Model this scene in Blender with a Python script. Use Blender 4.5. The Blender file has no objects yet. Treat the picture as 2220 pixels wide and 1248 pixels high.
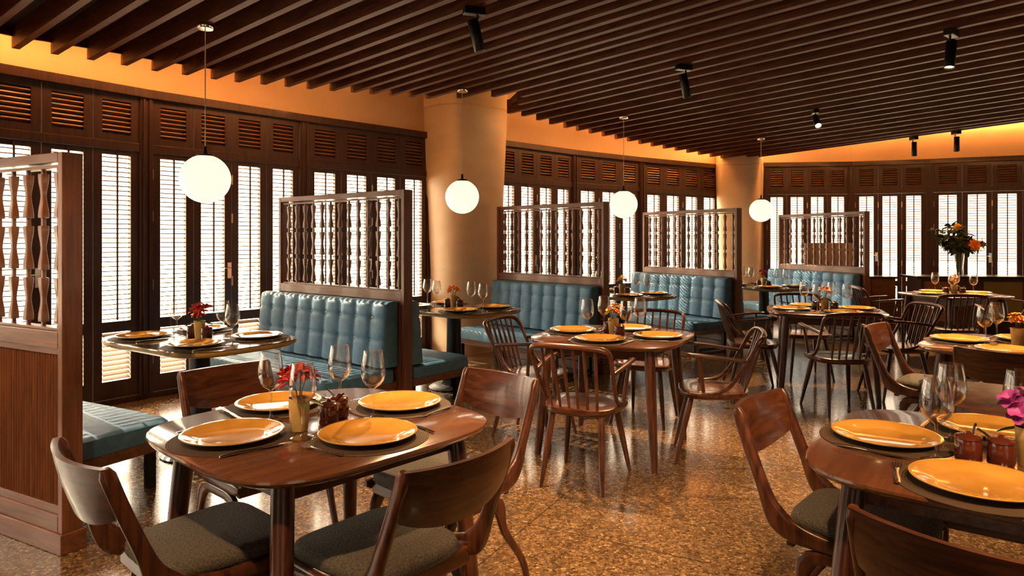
import bpy, math, random
from mathutils import Vector, Matrix
random.seed(7)
S = bpy.context.scene
COL = S.collection
R = math.radians
# ------------------------------------------------------------------ camera, world, sun, exposure
F_PX, CX, HY, EYE = 1480.0, 1110.0, 517.0, 1.4          # focal length in pixels, principal column, horizon row, eye height
cam_d = bpy.data.cameras.new('camera'); cam = bpy.data.objects.new('camera', cam_d); COL.objects.link(cam)
cam.location = (0, 0, EYE); cam.rotation_euler = (R(90), 0, 0)
cam_d.sensor_width = 36.0; cam_d.lens = 36.0 * F_PX / 2220.0
cam_d.shift_y = -(624.0 - HY) / 2220.0; cam_d.clip_start = 0.05
S.camera = cam
S.view_settings.view_transform = 'Standard'; S.view_settings.look = 'None'
S.view_settings.gamma = 1.0; S.view_settings.use_curve_mapping = False
S.view_settings.exposure = 0.42
W = bpy.data.worlds.new('sky'); S.world = W; W.use_nodes = True
wn = W.node_tree.nodes; wn.clear()
wo = wn.new('ShaderNodeOutputWorld'); wb = wn.new('ShaderNodeBackground')
wb.inputs[0].default_value = (1.0, 0.82, 0.59, 1)
wtc = wn.new('ShaderNodeTexCoord'); wsx = wn.new('ShaderNodeSeparateXYZ'); wmr = wn.new('ShaderNodeMapRange')   # hazy sky: brighter above the horizon
wmr.inputs[1].default_value = .10; wmr.inputs[2].default_value = .45; wmr.inputs[3].default_value = 2.8; wmr.inputs[4].default_value = 26.0
wdt = wn.new('ShaderNodeVectorMath'); wdt.operation = 'DOT_PRODUCT'; wdt.inputs[1].default_value = (-.78, .63, 0)            # and towards the sun
wma = wn.new('ShaderNodeMapRange'); wma.inputs[1].default_value = .15; wma.inputs[2].default_value = .75; wma.inputs[3].default_value = .55; wma.inputs[4].default_value = 1.6
wmu = wn.new('ShaderNodeMath'); wmu.operation = 'MULTIPLY'
WL = W.node_tree.links
WL.new(wtc.outputs['Generated'], wsx.inputs[0]); WL.new(wsx.outputs['Z'], wmr.inputs[0]); WL.new(wtc.outputs['Generated'], wdt.inputs[0]); WL.new(wdt.outputs['Value'], wma.inputs[0])
WL.new(wmr.outputs[0], wmu.inputs[0]); WL.new(wma.outputs[0], wmu.inputs[1]); WL.new(wmu.outputs[0], wb.inputs[1])
W.node_tree.links.new(wb.outputs[0], wo.inputs[0])
sun_d = bpy.data.lights.new('sun', 'SUN'); sun = bpy.data.objects.new('sun', sun_d); COL.objects.link(sun)
sun_d.energy = 13.0; sun_d.angle = R(0.35); sun_d.color = (1.0, 0.80, 0.52)
SUN_DIR = Vector((0.78, -0.63, -0.545)).normalized()
sun.rotation_euler = SUN_DIR.to_track_quat('-Z', 'Y').to_euler(); sun.location = (-8, 12, 9)

# ------------------------------------------------------------------ helpers
def pt(px, py, z):
    D = (EYE - z) * F_PX / (py - HY)
    return Vector(((px - CX) / F_PX * D, D, z))

class MB:
    def __init__(s): s.v = []; s.f = []
    def _add(s, vs, fs):
        n = len(s.v); s.v += [tuple(p) for p in vs]; s.f += [tuple(i + n for i in q) for q in fs]; return s
    def box(s, x0, x1, y0, y1, z0, z1):
        vs = [(x0,y0,z0),(x1,y0,z0),(x1,y1,z0),(x0,y1,z0),(x0,y0,z1),(x1,y0,z1),(x1,y1,z1),(x0,y1,z1)]
        return s._add(vs, [(3,2,1,0),(4,5,6,7),(0,1,5,4),(1,2,6,5),(2,3,7,6),(3,0,4,7)])
    def obox(s, c, ax, ay, az):                      # oriented box: centre + half-extent vectors
        c, ax, ay, az = map(Vector, (c, ax, ay, az))
        vs = [c + i*ax + j*ay + k*az for k in (-1,1) for (i,j) in ((-1,-1),(1,-1),(1,1),(-1,1))]
        return s._add(vs, [(3,2,1,0),(4,5,6,7),(0,1,5,4),(1,2,6,5),(2,3,7,6),(3,0,4,7)])
    def loft(s, rings, cap0=True, cap1=True, closed=True):
        n = len(rings[0]); vs = [p for r in rings for p in r]; fs = []
        for i in range(len(rings)-1):
            for j in range(n if closed else n-1):
                k = (j+1) % n
                fs.append((i*n+j, i*n+k, (i+1)*n+k, (i+1)*n+j))
        if cap0: fs.append(tuple(range(n-1, -1, -1)))
        if cap1: fs.append(tuple((len(rings)-1)*n + j for j in range(n)))
        return s._add(vs, fs)
    def lathe(s, prof, n=24, c=(0,0,0), cap0=False, cap1=False):
        rings = [[(c[0]+r*math.cos(2*math.pi*j/n), c[1]+r*math.sin(2*math.pi*j/n), c[2]+z) for j in range(n)] for r, z in prof]
        return s.loft(rings, cap0, cap1)
    def sweep(s, pts, secs, ref=None, n=8, p=2.0, caps=True):
        pts = [Vector(q) for q in pts]; m = len(pts)
        if not isinstance(secs, list): secs = [secs]*m
        secs = [(q, q) if not isinstance(q, tuple) else q for q in secs]
        rings = []; side = None
        for i in range(m):
            t = (pts[min(i+1,m-1)] - pts[max(i-1,0)]).normalized()
            if ref is not None: a = Vector(ref)
            elif side is None: a = Vector((1,0,0)) if abs(t.x) < .8 else Vector((0,1,0))
            else: a = side
            a = (a - a.dot(t)*t).normalized(); side = a; b = t.cross(a)
            ra, rb = secs[i]; ring = []
            for j in range(n):
                th = 2*math.pi*(j+.5)/n; cs, sn = math.cos(th), math.sin(th)
                ca = math.copysign(abs(cs)**(2/p), cs); sb = math.copysign(abs(sn)**(2/p), sn)
                ring.append(pts[i] + a*ra*ca + b*rb*sb)
            rings.append(ring)
        return s.loft(rings, caps, caps)
    def ball(s, c, r, nu=16, nv=10, sc=(1,1,1)):
        prof = [(r*math.sin(math.pi*k/nv), -r*math.cos(math.pi*k/nv)) for k in range(nv+1)]
        prof[0] = (1e-5, -r); prof[-1] = (1e-5, r)
        rings = [[(c[0]+sc[0]*q*math.cos(2*math.pi*j/nu), c[1]+sc[1]*q*math.sin(2*math.pi*j/nu), c[2]+sc[2]*z) for j in range(nu)] for q, z in prof]
        return s.loft(rings, True, True)
    def mesh(s, name, mat, smooth=None):
        me = bpy.data.meshes.new(name); me.from_pydata(s.v, [], s.f); me.update()
        if mat: me.materials.append(mat)
        if smooth is not None:
            me.polygons.foreach_set('use_smooth', [True]*len(me.polygons)); me.set_sharp_from_angle(angle=R(smooth))
        return me
    def build(s, name, mat, parent=None, smooth=None, bevel=0, loc=None, rz=None, fix=False):
        me = s.mesh(name, mat, smooth)
        if fix:
            import bmesh
            bm = bmesh.new(); bm.from_mesh(me); bmesh.ops.recalc_face_normals(bm, faces=bm.faces); bm.to_mesh(me); bm.free()
        o = bpy.data.objects.new(name, me); COL.objects.link(o)
        if parent: o.parent = parent
        if loc is not None: o.location = loc
        if rz is not None: o.rotation_euler = (0, 0, rz)
        if bevel:
            b = o.modifiers.new('bevel', 'BEVEL'); b.width = bevel; b.segments = 2; b.limit_method = 'ANGLE'; b.angle_limit = R(40)
        return o

def tag(o, label=None, cat=None, group=None, kind=None):
    if label: o['label'] = label
    if cat: o['category'] = cat
    if group: o['group'] = group
    if kind: o['kind'] = kind
    return o
def empty(name, loc=(0,0,0), rz=0):
    o = bpy.data.objects.new(name, None); COL.objects.link(o); o.location = loc; o.rotation_euler = (0,0,rz)
    o.empty_display_size = .1; return o
def copy_tree(o, parent=None):
    c = o.copy(); COL.objects.link(c)
    if parent: c.parent = parent
    for ch in list(o.children): copy_tree(ch, c)
    return c
PROTO = {}
def place(kind, maker, loc, rz, label, cat, group=None):
    if kind not in PROTO: PROTO[kind] = maker(); o = PROTO[kind]
    else: o = copy_tree(PROTO[kind])
    o.location = loc; o.rotation_euler = (0, 0, rz)
    for k in ('label', 'category', 'group'):
        if k in o: del o[k]
    tag(o, label, cat, group); return o
def superell(a, b, p, n, z=0, k=1.0):
    out = []
    for j in range(n):
        th = 2*math.pi*j/n; c, s_ = math.cos(th), math.sin(th)
        out.append((k*a*math.copysign(abs(c)**(2/p), c), k*b*math.copysign(abs(s_)**(2/p), s_), z))
    return out
def smooth_path(pts, n=6):                            # Catmull-Rom
    P = [Vector(p) for p in pts]; out = []
    for i in range(len(P)-1):
        p0, p1, p2, p3 = P[max(i-1,0)], P[i], P[i+1], P[min(i+2,len(P)-1)]
        for k in range(n):
            t = k/n
            out.append(.5*((2*p1)+(p2-p0)*t+(2*p0-5*p1+4*p2-p3)*t*t+(3*p1-p0-3*p2+p3)*t**3))
    out.append(P[-1]); return out

# ------------------------------------------------------------------ materials
def mat(name, base=(.5,.5,.5), rough=.5, metal=0.0, coat=0.0, spec=.5, emit=None, estr=0):
    m = bpy.data.materials.new(name); m.use_nodes = True
    b = m.node_tree.nodes['Principled BSDF']
    b.inputs['Base Color'].default_value = (*base, 1); b.inputs['Roughness'].default_value = rough
    b.inputs['Metallic'].default_value = metal; b.inputs['Coat Weight'].default_value = coat
    b.inputs['Coat Roughness'].default_value = .08
    b.inputs['Specular IOR Level'].default_value = spec
    if emit: b.inputs['Emission Color'].default_value = (*emit, 1); b.inputs['Emission Strength'].default_value = estr
    return m
def tex(m, scale=(1,1,1), ns=5.0, detail=6, dist=0.0, c0=(0,0,0), c1=(1,1,1), lo=.3, hi=.7, bump=0.0, rot=(0,0,0)):
    """noise-mottled colour on a principled material"""
    nt = m.node_tree; N = nt.nodes; L = nt.links; b = N['Principled BSDF']
    tc = N.new('ShaderNodeTexCoord'); mp = N.new('ShaderNodeMapping'); mp.inputs['Scale'].default_value = scale; mp.inputs['Rotation'].default_value = rot
    nz = N.new('ShaderNodeTexNoise'); nz.inputs['Scale'].default_value = ns; nz.inputs['Detail'].default_value = detail; nz.inputs['Distortion'].default_value = dist
    cr = N.new('ShaderNodeValToRGB'); cr.color_ramp.elements[0].position = lo; cr.color_ramp.elements[1].position = hi
    cr.color_ramp.elements[0].color = (*c0,1); cr.color_ramp.elements[1].color = (*c1,1)
    L.new(tc.outputs['Object'], mp.inputs[0]); L.new(mp.outputs[0], nz.inputs['Vector']); L.new(nz.outputs[0], cr.inputs[0]); L.new(cr.outputs[0], b.inputs['Base Color'])
    if bump:
        bp = N.new('ShaderNodeBump'); bp.inputs['Strength'].default_value = bump; bp.inputs['Distance'].default_value = .01
        L.new(nz.outputs[0], bp.inputs['Height']); L.new(bp.outputs[0], b.inputs['Normal'])
    return m
def wood(name, dark, light, axis='x', rough=.32, coat=.25, grain=1.0):
    m = mat(name, light, rough, coat=coat)
    sc = {'x': (1.2, 14, 14), 'y': (14, 1.2, 14), 'z': (14, 14, 1.2)}[axis]
    return tex(m, sc, 3.0*grain, 7, .7, dark, light, .32, .68)
M = {}
D1, L1 = (.034,.0095,.004), (.125,.039,.016)
for ax in 'xyz': M['wood_'+ax] = wood('chair_wood_'+ax, D1, L1, ax, .29, .25)
M['top'] = wood('table_wood', (.115,.042,.021), (.165,.063,.032), 'x', .20, .6)
M['screen_x'] = wood('screen_wood_x', (.125,.042,.018), (.24,.088,.038), 'x', .36, .18)
M['screen_z'] = wood('screen_wood_z', (.125,.042,.018), (.24,.088,.038), 'z', .36, .18)
M['baluster'] = wood('baluster_wood', (.16,.06,.028), (.27,.11,.052), 'z', .30, .4)
M['shutter'] = wood('shutter_wood', (.028,.0085,.0035), (.058,.018,.0072), 'z', .42, .1)
M['louver'] = wood('louver_wood', (.20,.092,.036), (.32,.155,.062), 'x', .5, .0)
M['louver_vent'] = wood('vent_louver_wood', (.16,.07,.03), (.26,.12,.055), 'x', .4, .1)
M['slat'] = wood('ceiling_slat_wood', (.042,.0105,.004), (.120,.033,.012), 'x', .5, .0)
M['slat'].node_tree.nodes['Principled BSDF'].inputs['Specular IOR Level'].default_value = .22
M['deck'] = mat('ceiling_deck', (.006,.004,.003), .9)
M['plaster'] = tex(mat('ochre_plaster', (.6,.4,.2), .8), (1,1,1), 1.6, 8, .2, (.60,.39,.21), (.66,.44,.25), .3, .75, .08)
M['column'] = tex(mat('column_plaster', (.6,.42,.22), .38, spec=.4), (1,1,2.5), 2.2, 9, .4, (.74,.55,.34), (.82,.63,.40), .25, .75, .05)
M['teal'] = tex(mat('teal_leather', (.05,.15,.2), .52), (1,1,1), 14, 10, .8, (.072,.220,.372), (.125,.31,.50), .3, .72, .10)
M['cord'] = mat('steel_cord', (.75,.66,.55), .5, metal=.3)
M['button'] = mat('pale_stud', (.55,.55,.48), .25, metal=.6)
M['fabric'] = tex(mat('grey_tweed', (.06,.05,.04), .9), (1,1,1), 160, 4, .5, (.045,.038,.031), (.15,.122,.095), .3, .7, .35)
M['olive'] = tex(mat('ochre_lacquer', (.12,.07,.018), .10, coat=.9), (1,1,1), 2.5, 5, .3, (.085,.048,.014), (.15,.088,.026), .3, .7)
M['olive_edge'] = mat('ochre_edge', (.46,.29,.085), .25, coat=.5)
M['black'] = mat('black_metal', (.012,.012,.013), .35, metal=.4)
M['steel'] = mat('polished_steel', (.72,.70,.66), .16, metal=1.0)
M['chrome'] = mat('chrome', (.85,.82,.78), .12, metal=1.0)
M['plate'] = tex(mat('amber_glaze', (.68,.33,.06), .09, coat=.7), (1,1,1), 9, 4, .2, (.62,.29,.045), (.78,.40,.085), .3, .7)
M['plate_rim'] = mat('plate_foot_cream', (.70,.52,.28), .3)
M['mat'] = mat('woven_placemat', (.12,.075,.035), .8)
M['cup'] = tex(mat('ochre_cup', (.62,.36,.10), .4), (1,1,1), 22, 5, .3, (.55,.36,.11), (.74,.55,.24), .3, .7)
M['pot'] = mat('brown_glaze', (.10,.020,.010), .14, coat=.6)
M['leaf'] = mat('leaf_green', (.09,.16,.025), .5)
M['leaf_dark'] = mat('dark_foliage', (.045,.075,.018), .5)
M['stem'] = mat('stem_green', (.10,.15,.03), .6)
for nm, c in dict(red=(.62,.05,.045), purple=(.45,.07,.36), orange=(.95,.36,.05), yellow=(.95,.62,.10), peach=(.95,.48,.20), rust=(.75,.17,.03), magenta=(.55,.05,.16), violet=(.20,.08,.13)).items():
    M['bloom_'+nm] = mat('petal_'+nm, c, .55)
M['globe'] = mat('opal_globe', (.5,.46,.38), .3, emit=(1.0,.82,.56), estr=1.05)
M['lens'] = mat('spot_lens', (.9,.8,.6), .3, emit=(1.0,.62,.28), estr=12.0)
M['led'] = mat('cove_led', (.9,.7,.4), .5, emit=(1.0,.39,.105), estr=66.0)
M['panel_olive'] = mat('olive_panel', (.13,.10,.018), .5)
M['panel_brown'] = tex(mat('brown_panel', (.2,.09,.03), .45), (1,1,8), 3, 5, .3, (.13,.05,.018), (.22,.095,.035), .3, .7)
M['stone'] = mat('black_stone', (.012,.011,.010), .2)
M['taupe'] = tex(mat('taupe_board', (.2,.15,.11), .6), (1,1,1), 5, 5, .3, (.27,.215,.17), (.36,.29,.235), .3, .7)
M['terrace'] = tex(mat('pale_terrace', (.5,.47,.4), .9), (1,1,1), 2, 5, .2, (.42,.40,.34), (.56,.53,.45), .3, .7)
M['hedge'] = tex(mat('hedge_green', (.1,.2,.1), .8), (1,1,1), 9, 8, .4, (.05,.13,.08), (.2,.32,.2), .3, .7)
# weave of the placemats
nt = M['mat'].node_tree; b_ = nt.nodes['Principled BSDF']
tc = nt.nodes.new('ShaderNodeTexCoord'); wv = nt.nodes.new('ShaderNodeTexWave'); wv.wave_type = 'RINGS'; wv.rings_direction = 'Z'
wv.inputs['Scale'].default_value = 45; wv.inputs['Distortion'].default_value = 1.5; cr = nt.nodes.new('ShaderNodeValToRGB')
cr.color_ramp.elements[0].color = (.028,.015,.008,1); cr.color_ramp.elements[1].color = (.115,.066,.033,1)
nt.links.new(tc.outputs['Object'], wv.inputs['Vector']); nt.links.new(wv.outputs[0], cr.inputs[0]); nt.links.new(cr.outputs[0], b_.inputs['Base Color'])
# thin clear glass
g = bpy.data.materials.new('clear_glass'); g.use_nodes = True; N = g.node_tree.nodes; N.clear(); L = g.node_tree.links
go = N.new('ShaderNodeOutputMaterial'); gm = N.new('ShaderNodeMixShader'); gt = N.new('ShaderNodeBsdfTransparent'); gg = N.new('ShaderNodeBsdfGlossy')
lw = N.new('ShaderNodeLayerWeight'); lw.inputs[0].default_value = .5; pw = N.new('ShaderNodeMath'); pw.operation = 'POWER'; pw.inputs[1].default_value = 1.7
ma = N.new('ShaderNodeMath'); ma.operation = 'MULTIPLY_ADD'; ma.inputs[1].default_value = .85; ma.inputs[2].default_value = .06
gg.inputs['Roughness'].default_value = .02; gt.inputs[0].default_value = (.985,.98,.97,1)
L.new(lw.outputs['Facing'], pw.inputs[0]); L.new(pw.outputs[0], ma.inputs[0]); L.new(ma.outputs[0], gm.inputs[0])
L.new(gt.outputs[0], gm.inputs[1]); L.new(gg.outputs[0], gm.inputs[2]); L.new(gm.outputs[0], go.inputs[0]); M['glass'] = g
# terrazzo
t = mat('terrazzo', (.3,.17,.07), .17, coat=.22, spec=.45); nt = t.node_tree; N = nt.nodes; L = nt.links; b_ = N['Principled BSDF']
tc = N.new('ShaderNodeTexCoord'); mp = N.new('ShaderNodeMapping'); mp.inputs['Rotation'].default_value = (0,0,R(28))
vo = N.new('ShaderNodeTexVoronoi'); vo.inputs['Scale'].default_value = 82; vo.inputs['Randomness'].default_value = 1.0
nzz = N.new('ShaderNodeTexNoise'); nzz.inputs['Scale'].default_value = 30; nzz.inputs['Detail'].default_value = 3
mixv = N.new('ShaderNodeMix'); mixv.data_type = 'VECTOR'; mixv.inputs[0].default_value = .03
cr = N.new('ShaderNodeValToRGB'); e = cr.color_ramp.elements; e[0].position = 0; e[0].color = (.05,.026,.011,1); e[1].position = 1; e[1].color = (.44,.29,.14,1)
for p_, c_ in ((.22,(.105,.059,.027)), (.45,(.165,.094,.042)), (.68,(.235,.137,.062)), (.86,(.30,.178,.084))):
    q = e.new(p_); q.color = (*c_,1)
vo2 = N.new('ShaderNodeTexVoronoi'); vo2.feature = 'DISTANCE_TO_EDGE'; vo2.inputs['Scale'].default_value = 82
er = N.new('ShaderNodeMapRange'); er.inputs[1].default_value = .0; er.inputs[2].default_value = .16
mx = N.new('ShaderNodeMix'); mx.data_type = 'RGBA'; mx.inputs[6].default_value = (.105,.06,.028,1)
br = N.new('ShaderNodeTexBrick'); br.offset = 0; br.inputs['Scale'].default_value = 1; br.inputs['Mortar Size'].default_value = .003; br.inputs['Brick Width'].default_value = 1.5; br.inputs['Row Height'].default_value = 1.5
br.inputs['Color1'].default_value = br.inputs['Color2'].default_value = (1,1,1,1); br.inputs['Mortar'].default_value = (.3,.3,.3,1); br.inputs['Mortar Smooth'].default_value = 0
mu = N.new('ShaderNodeMix'); mu.data_type = 'RGBA'; mu.blend_type = 'MULTIPLY'; mu.inputs[0].default_value = 1
sep = N.new('ShaderNodeSeparateColor')
L.new(tc.outputs['Object'], mixv.inputs[4]); L.new(tc.outputs['Object'], nzz.inputs[0]); L.new(nzz.outputs['Color'], mixv.inputs[5])
L.new(mixv.outputs[1], vo.inputs['Vector']); L.new(mixv.outputs[1], vo2.inputs['Vector'])
L.new(vo.outputs['Color'], sep.inputs[0]); L.new(sep.outputs[0], cr.inputs[0])
L.new(vo2.outputs['Distance'], er.inputs[0]); L.new(er.outputs[0], mx.inputs[0]); L.new(cr.outputs[0], mx.inputs[7])
L.new(tc.outputs['Object'], mp.inputs[0]); L.new(mp.outputs[0], br.inputs['Vector'])
L.new(mx.outputs[2], mu.inputs[6]); L.new(br.outputs[0], mu.inputs[7]); L.new(mu.outputs[2], b_.inputs['Base Color'])
M['floor'] = t

# ------------------------------------------------------------------ the shell
ZW, ZS = 2.70, 2.78                                   # top of the shutters, underside of the ceiling slats
BAYS = [((-6.00,.36),(-5.52,1.79),4), ((-5.52,1.79),(-4.92,3.27),4), ((-4.92,3.27),(-4.13,4.66),4), ((-4.13,4.66),(-3.215,5.985),4), ((-3.215,5.985),(-2.20,7.19),4), ((-2.20,7.19),(-1.014,8.43),4),
        ((-.23,8.96),(.91,10.05),4), ((.91,10.05),(2.07,10.96),3), ((2.07,10.96),(3.67,12.06),4),
        ((4.32,11.73),(5.75,11.57),4), ((5.75,11.57),(6.85,11.20),3), ((6.85,11.20),(8.40,10.49),4), ((8.40,10.49),(9.85,9.72),4), ((12.6,6.0),(12.6,4.4),4), ((12.6,4.4),(12.6,2.8),4), ((12.6,2.8),(12.6,1.2),4), ((4.2,-4.6),(2.6,-4.6),4), ((2.6,-4.6),(1.0,-4.6),4), ((-2.0,-4.6),(-3.6,-4.6),4), ((-3.6,-4.6),(-5.2,-4.6),4)]  # straight side and back wall bays are unseen, added to let fill daylight in
PLAN = [Vector((*BAYS[0][0],0))] + [Vector((*b[1],0)) for b in BAYS[:6]] + [Vector((*BAYS[6][0],0))] + [Vector((*b[1],0)) for b in BAYS[6:9]] + [Vector((*BAYS[9][0],0))] + [Vector((*b[1],0)) for b in BAYS[9:13]] + [Vector((12.6,6,0)), Vector((12.6,-4.6,0)), Vector((-6.6,-4.6,0))]
PLAN = [p + (p - Vector((3,3,0))).normalized()*.22 for p in PLAN][::-1]
def slab(z0, z1): return MB().loft([[(p.x,p.y,z0) for p in PLAN], [(p.x,p.y,z1) for p in PLAN]])
tag(slab(-.12, 0).build('floor', M['floor']), 'polished brown terrazzo floor with fine joints', 'floor', kind='structure')
def wall_strip(name, pts, z0, z1, th, label, m=None):
    mb = MB()
    for (a, b) in zip(pts[:-1], pts[1:]):
        a, b = Vector((*a,0)), Vector((*b,0)); d = (b-a).normalized(); nrm = Vector((-d.y, d.x, 0))
        mb.obox((a+b)/2 + nrm*th/2 + Vector((0,0,(z0+z1)/2)), (b-a)/2 + d*.02, nrm*th/2, (0,0,(z1-z0)/2))
    return tag(mb.build(name, m or M['plaster']), label, 'wall', kind='structure')
wall_strip('wall_left', [BAYS[0][0]] + [b[1] for b in BAYS[:6]] + [BAYS[6][0]], ZW-.02, 3.4, .2, 'ochre plaster band above the left run of shutters, up to the first column')
wall_strip('wall_middle', [b[0] for b in BAYS[6:9]] + [BAYS[8][1], BAYS[9][0]], ZW-.02, 3.4, .2, 'ochre plaster band above the shutters between the two columns')
wall_strip('wall_right', [b[0] for b in BAYS[9:13]] + [BAYS[12][1]], ZW-.02, 3.4, .2, 'ochre plaster band above the right run of shutters beside the console')
wall_strip('wall_back', [(12.6,-4.6), (-6.6,-4.6), BAYS[0][0]], ZW-.02, 3.4, .2, 'ochre plaster band behind the viewer')
wall_strip('wall_far_right', [BAYS[12][1], (12.6, 6.0), (12.6,-4.6)], ZW-.02, 3.4, .2, 'ochre plaster band on the far right, outside the picture')
for nm, ab in (('wall_back_left', [(-5.2,-4.6), (-6.6,-4.6), BAYS[0][0]]), ('wall_back_middle', [(1.0,-4.6),(-2.0,-4.6)]), ('wall_back_right', [(12.6,1.2),(12.6,-4.6),(4.2,-4.6)]), ('wall_right_corner', [BAYS[12][1], (12.6,6.0)])):
    wall_strip(nm, ab, 0, 2.7, .2, 'ochre plaster wall out of the picture, ' + nm.replace('_', ' '))
wall_strip('wall_corner', [BAYS[5][1], BAYS[6][0]], 0, 2.7, .2, 'ochre plaster pier behind the first column')
wall_strip('wall_pier', [BAYS[8][1], BAYS[9][0]], 0, 2.7, .2, 'ochre plaster pier behind the second column')
tag(slab(3.4, 3.5).build('ceiling_soffit', M['deck']), 'dark soffit above the slatted ceiling', 'ceiling', kind='structure')

# columns (rounded, tapering downwards, with a joint below the top)
def column(name, x, y, rz, a, b, ztop, zj, k0, label):
    rings = []
    for z in [0, .3, .6, 1.0, 1.4, 1.8, 2.2, zj-.012]:
        k = k0 + (1-k0)*(z/zj)**1.3; rings.append(superell(a, b, 3.2, 48, z, k))
    rings += [superell(a, b, 3.2, 48, zj-.006, .985), superell(a, b, 3.2, 48, zj+.006, .985), superell(a, b, 3.2, 48, zj+.012, 1.0), superell(a, b, 3.2, 48, ztop, 1.0)]
    o = MB().loft(rings).build(name, M['column'], smooth=35, loc=(x,y,0), rz=rz)
    return tag(o, label, 'column', kind='structure')
column('column_first', -.61, 8.60, R(46), .51, .46, 3.4, 3.0, .80, 'tall tan plaster column between the second and third booths')
column('column_second', 3.99, 11.93, R(-30), .40, .36, 3.4, 2.66, .82, 'slim tan plaster column in the far corner')

# ceiling: fanned slats with a dark deck above
ends_px = [(33.7,105.8),(117.8,117.8),(196,129.8),(269,141.8),(335,153.8),(400.4,162.5),(462.7,171.6),(514,178),(570,183),(621.9,188),(669.7,192.8),(719,197),
           (765,200.5),(805.6,204),(847.7,207.5),(890,211),(926,214),None,None,None,None,None,(1133.7,252),(1165.7,260.8),(1193.6,269.5),(1224.5,277),
           (1251.5,283),(1279.4,289),(1307,295),(1335,301),(1362,306.5),(1386.7,312),(1413,317),(1439,322),(1465,326.4),(1490,331),(1515,335.5),(1540.6,340),(1564,343),(1584,345),(1602,346)]
E = []
NE = len(ends_px)
def on_ceiling(px, py): D = (ZS-EYE)*F_PX/(HY-py); return Vector(((px-CX)/F_PX*D, D, 0))
for i, q in enumerate(ends_px):
    a = R(48.5 - 20.0*i/(NE-1))
    if q: p = on_ceiling(*q)
    else:                                             # slats cut short around the first column
        k = i - 16; p = on_ceiling(*ends_px[16]).lerp(on_ceiling(*ends_px[22]), k/6)
        p += Vector((math.sin(a), -math.cos(a), 0))*max(0, (p.y - (6.72, 6.66, 6.66, 7.05, 7.56)[k-1])/math.cos(a))
    E.append((p, a))
first = E[0][0]; extra = []
for k in range(1, 12):                                # more slats to the left, along the wall
    extra.append((first + Vector((-.56,-.83,0))*.235*k, R(48.5 + .45*k)))
E = extra[::-1] + E
ceil = tag(empty('ceiling', (0,0,ZS)), 'dark ceiling of fanned timber slats under a black deck', 'ceiling', kind='structure')
deck = MB(); bat = MB()
def far(p, a): return p + Vector((math.sin(a), -math.cos(a), 0))*12.0
for i, (p, a) in enumerate(E):
    d = Vector((math.sin(a), -math.cos(a), 0)); s_ = Vector((d.y, -d.x, 0))
    L_ = 12.0
    o = MB().box(0, L_, -.024, .024, 0, .15).build('slat', M['slat'], ceil, loc=(p.x, p.y, 0), rz=math.atan2(d.y, d.x))
    if i:
        q, b2 = E[i-1]
        z = .15
        deck._add([(*p.xy, z), (*q.xy, z), (*far(q,b2).xy, z), (*far(p,a).xy, z)], [(0,1,2,3)])
        m_ = (p+q)/2 + d*.03; hv = (p-q)/2
        bat.obox((m_.x, m_.y, .115), hv, (d.x*.012, d.y*.012, 0), (0,0,.035))
deck.build('deck', M['deck'], ceil); bat.build('batten', M['slat'], ceil)
def on_slat(p):                                       # nudge a ceiling fitting to the nearest slat
    best = None
    for k in range(-30, 31):
        c = Vector((p[0], p[1], 0))*(1 + k*.003)
        for q, a in E:
            d = Vector((math.sin(a), -math.cos(a), 0)); v = c - q
            w = (v - d*v.dot(d)).length*30 + abs(k)*.02
            if best is None or w < best[0]: best = (w, c)
    return Vector((best[1].x, best[1].y, p[2]))
# warm strips hidden above the slat ends, on the edge of the deck
def strip(name, pts, z, label):
    mb = MB()
    for a, b in zip(pts[:-1], pts[1:]):
        h = (b-a)/2; mb.obox(((a+b)/2).to_tuple()[:2]+(z,), h, (h.normalized().y*-.012, h.normalized().x*.012, 0), (0,0,.008))
    return tag(mb.build(name, M['led']), label, 'light strip')
off = lambda p, a: p - Vector((math.sin(a), -math.cos(a), 0))*.03
n0 = len(extra)
strip('cove_light', [off(*e) for e in E[:n0+17]], ZS+.17, 'warm light strip hidden above slat ends along the left wall')
strip('cove_light', [off(*e) for e in E[n0+24:n0+40]], ZS+.17, 'warm light strip hidden above slat ends between the columns')
wc = [Vector((*b[0],0)) for b in BAYS[9:13]] + [Vector((*BAYS[12][1],0))]
strip('cove_light', [q + Vector((-.35,-.94,0))*.10 for q in wc], 3.26, 'warm light strip high on the right wall, hidden by the slats')
pl, al = E[-1]; dl = Vector((math.sin(al), -math.cos(al), 0)); nl = Vector((-dl.y, dl.x, 0))
strip('cove_light', [pl + nl*.06 + dl*.3, pl + nl*.06 + dl*10], ZS+.17, 'warm light strip hidden along the edge slat facing the right wall')

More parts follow.
